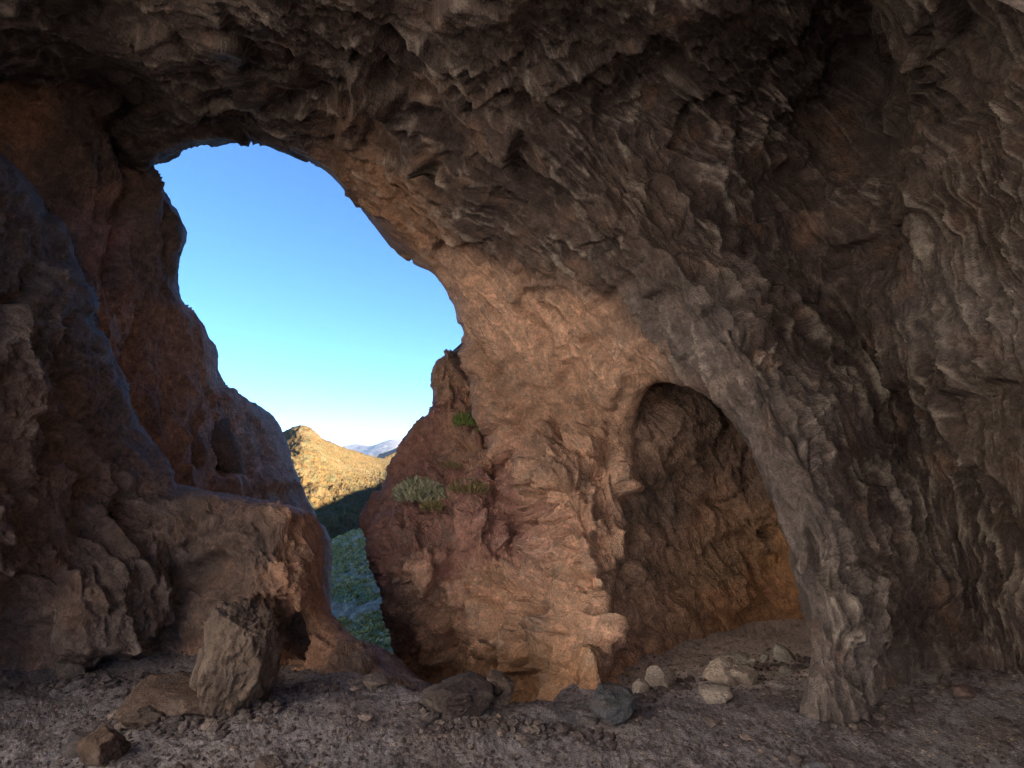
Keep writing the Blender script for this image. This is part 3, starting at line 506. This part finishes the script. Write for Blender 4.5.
CV = []; prof = [(0, 0), (.12, -.12), (.3, -.35), (.7, -.8), (1.3, -1.3)]
nk = 60; cc = np.array(cast); tt = np.linspace(0, len(cc)-1, nk*len(cc)); cr = np.stack([np.interp(tt, np.arange(len(cc)), cc[:, i]) for i in range(3)], -1)
rows = []
for o_ in np.linspace(-1.3, 1.3, 41):
    dn = np.interp(abs(o_), [0, .1, .3, .7, 1.3], [0, .1, .35, .8, 1.4]); hgt = np.clip(cr[:, 2]*1.3, 10, 250)
    w_ = hgt*(1.1 if o_ > 0 else .3)
    rows.append(np.stack([cr[:, 0]+o_*w_*.9, cr[:, 1]+o_*w_*-.1, cr[:, 2]-dn*hgt], -1))
RW = np.array(rows); rb2 = RW.reshape(-1, 3); away = sstep(0, .5, np.abs(np.repeat(np.linspace(-1.3, 1.3, 41), RW.shape[1])))
rb2[:, 2] += (1.2*gn(rb2*.05)+away*8*fbm(rb2*.02, 4))*np.clip(rb2[:, 1]/80, .1, 1); f, _ = grid_faces(41, RW.shape[1], np.ones(len(rb2), bool))
tag(link_mesh('mountain', rb2, f, M_land, hill_tint(rb2, None)), kind='structure')
# unseen wall added behind the camera in full sun, to bounce light inside
cp = np.array([(-9.5, 7.5), (-10.5, 3), (-11, -3), (-10, -9), (-6.5, -15), (-3, -22), (0, -32)], float); tt = np.linspace(0, 6, 200)
cx_ = np.interp(tt, range(7), cp[:, 0]); cy_ = np.interp(tt, range(7), cp[:, 1]); hz = np.linspace(-1, 26, 120); CXg, HZg = np.meshgrid(cx_, hz); CYg, _ = np.meshgrid(cy_, hz)
CB = np.stack([CXg-.18*HZg, CYg-.1*HZg, HZg], -1); CN = grid_normals(CB).reshape(-1, 3); cb = CB.reshape(-1, 3); hc = .9*fbm(cb*.2, 4)+.5*facets(cb*.35)
f, _ = grid_faces(120, 200, np.ones(len(cb), bool)); tag(link_mesh('bounce_wall', cb+CN*hc[:, None], f, M_tan, np.tile(np.array((.72, .66, .62)), (len(cb), 1))), kind='structure')
# pale ground added out of sight below the floor edge, to bounce skylight up
gxx = np.linspace(-6.5, 2.2, 120); gyy = np.linspace(5.7, 16, 140); GX, GY = np.meshgrid(gxx, gyy); gb = np.stack([GX.ravel(), GY.ravel(), -2.3-(GY.ravel()-6)*.42], -1); gb[:, 2] += .3*fbm(gb*.9, 4)+.05*ridged(gb*5, 3)
f, _ = grid_faces(140, 120, np.ones(len(gb), bool)); tag(link_mesh('bounce_ground', gb, f, M_soil, np.tile(np.array((.5, .36, .26)), (len(gb), 1))), kind='structure')
# cliff around the cave mouth, seen only from outside
cl_cut = [(120, 150), (160, 100), (260, 90), (380, 160), (470, 260), (520, 380), (560, 480), (700, 340), (1010, 380), (1050, 760), (250, 760), (250, 480), (180, 360), (140, 260)]
cl_ctrl = [(-900, 400, 15), (300, 90, 11.5), (100, 300, 12), (600, 300, 11.5), (600, 600, 11), (200, 700, 12), (1900, 400, 14), (500, -900, 20), (-900, -900, 22), (1900, -900, 22), (0, 1200, 12), (1000, 1200, 12)]
def disp_cl(b, px, py):
    h, e = disp_tan(b*.35, px, py); return h*1.6, e
tag(sheet('cliff', lines(-1400, 2300, 0, 1024, 12, 1.1, 60), lines(-900, 1300, 0, 768, 12, 1.1, 60), cl_ctrl, [(cl_cut, 20, .5, -.01, 14)], disp_cl, tinter([(0, 0, *BRN), (800, 0, *RST)], TAN, .3), M_tan), kind='structure')
# the air over the land
bm = bmesh.new(); bmesh.ops.create_cube(bm, size=1); me = bpy.data.meshes.new('haze'); bm.to_mesh(me); bm.free(); hz_ = bpy.data.objects.new('haze', me); col.objects.link(hz_)
hz_.scale = (38000, 38000, 1100); hz_.location = (0, 0, 1100/2-130); hm = bpy.data.materials.new('haze_air'); hm.use_nodes = True; hn = hm.node_tree; hn.nodes.remove(hn.nodes['Principled BSDF'])
pv = hn.nodes.new('ShaderNodeVolumePrincipled'); pv.inputs['Density'].default_value = 1.6e-5; pv.inputs['Color'].default_value = (.42, .66, 1, 1); hn.links.new(pv.outputs[0], hn.nodes['Material Output'].inputs['Volume']); me.materials.append(hm); tag(hz_, kind='stuff')
# scrub on the near slope
sx = slope.data; co = np.empty(len(sx.vertices)*3, F32); sx.vertices.foreach_get('co', co); co = co.reshape(-1, 3)
r_ = co[:, 0]/co[:, 1]; m = (r_ > -.52) & (r_ < -.05) & (co[:, 1] > 30) & (co[:, 1] < 150); cand = co[m]; dens = fbm(cand*.1+5, 2); cand = cand[dens > -.25]
wgt = cand[:, 1]**2; idx = rng.choice(len(cand), 3600, p=wgt/wgt.sum()); V = []; Fq = []
v0, f0 = ico(1)
SV = []; SF = []; n_ = 0
for i in idx:
    c = cand[i]+np.array([rng.normal()*.5, rng.normal()*.5, 0]); s = rng.uniform(.2, .7)
    k = 26; d = rng.normal(size=(k, 3)); d /= np.linalg.norm(d, axis=1)[:, None]; d[:, 2] = np.abs(d[:, 2]); p = c+d*s*np.array([1, 1, .8])*rng.uniform(.5, 1, (k, 1))
    e1 = rng.normal(size=(k, 3))*s*.16; e2 = rng.normal(size=(k, 3))*s*.16
    SV.append(np.stack([p-e1, p+e2, p+e1, p-e2], 1).reshape(-1, 3)); SF.append(np.arange(k*4).reshape(k, 4)+n_); n_ += k*4
tag(link_mesh('scrub', np.concatenate(SV), np.concatenate(SF), M_scrub, smooth=False), kind='stuff')
# ================================================================== LIGHT
w = bpy.data.worlds.new('World'); sc.world = w; w.use_nodes = True; nt = w.node_tree; bg = nt.nodes['Background']; sky = nt.nodes.new('ShaderNodeTexSky')
sky.sky_type = 'NISHITA'; sky.sun_disc = False; sky.sun_elevation = SUNEL; sky.sun_rotation = -SUNAZ; sky.altitude = 900; sky.air_density = .8; sky.dust_density = 0; sky.ozone_density = 7
nt.links.new(sky.outputs[0], bg.inputs[0]); bg.inputs[1].default_value = .05
sun = bpy.data.lights.new('sun', 'SUN'); sun.energy = 5.; sun.angle = math.radians(.5); sun.color = (1, .93, .82); so = bpy.data.objects.new('sun', sun); col.objects.link(so)
so.rotation_euler = Vector(S).to_track_quat('Z', 'Y').to_euler()
vs = sc.view_settings; vs.view_transform = 'Standard'; vs.look = 'None'; vs.gamma = 1; vs.use_curve_mapping = False; vs.exposure = 2.85
sc.cycles.use_denoising = True; sc.cycles.denoiser = 'OPENIMAGEDENOISE'; sc.cycles.denoising_input_passes = 'RGB_ALBEDO_NORMAL'; sc.cycles.denoising_prefilter = 'NONE'
sc.cycles.max_bounces = 8; sc.cycles.diffuse_bounces = 6
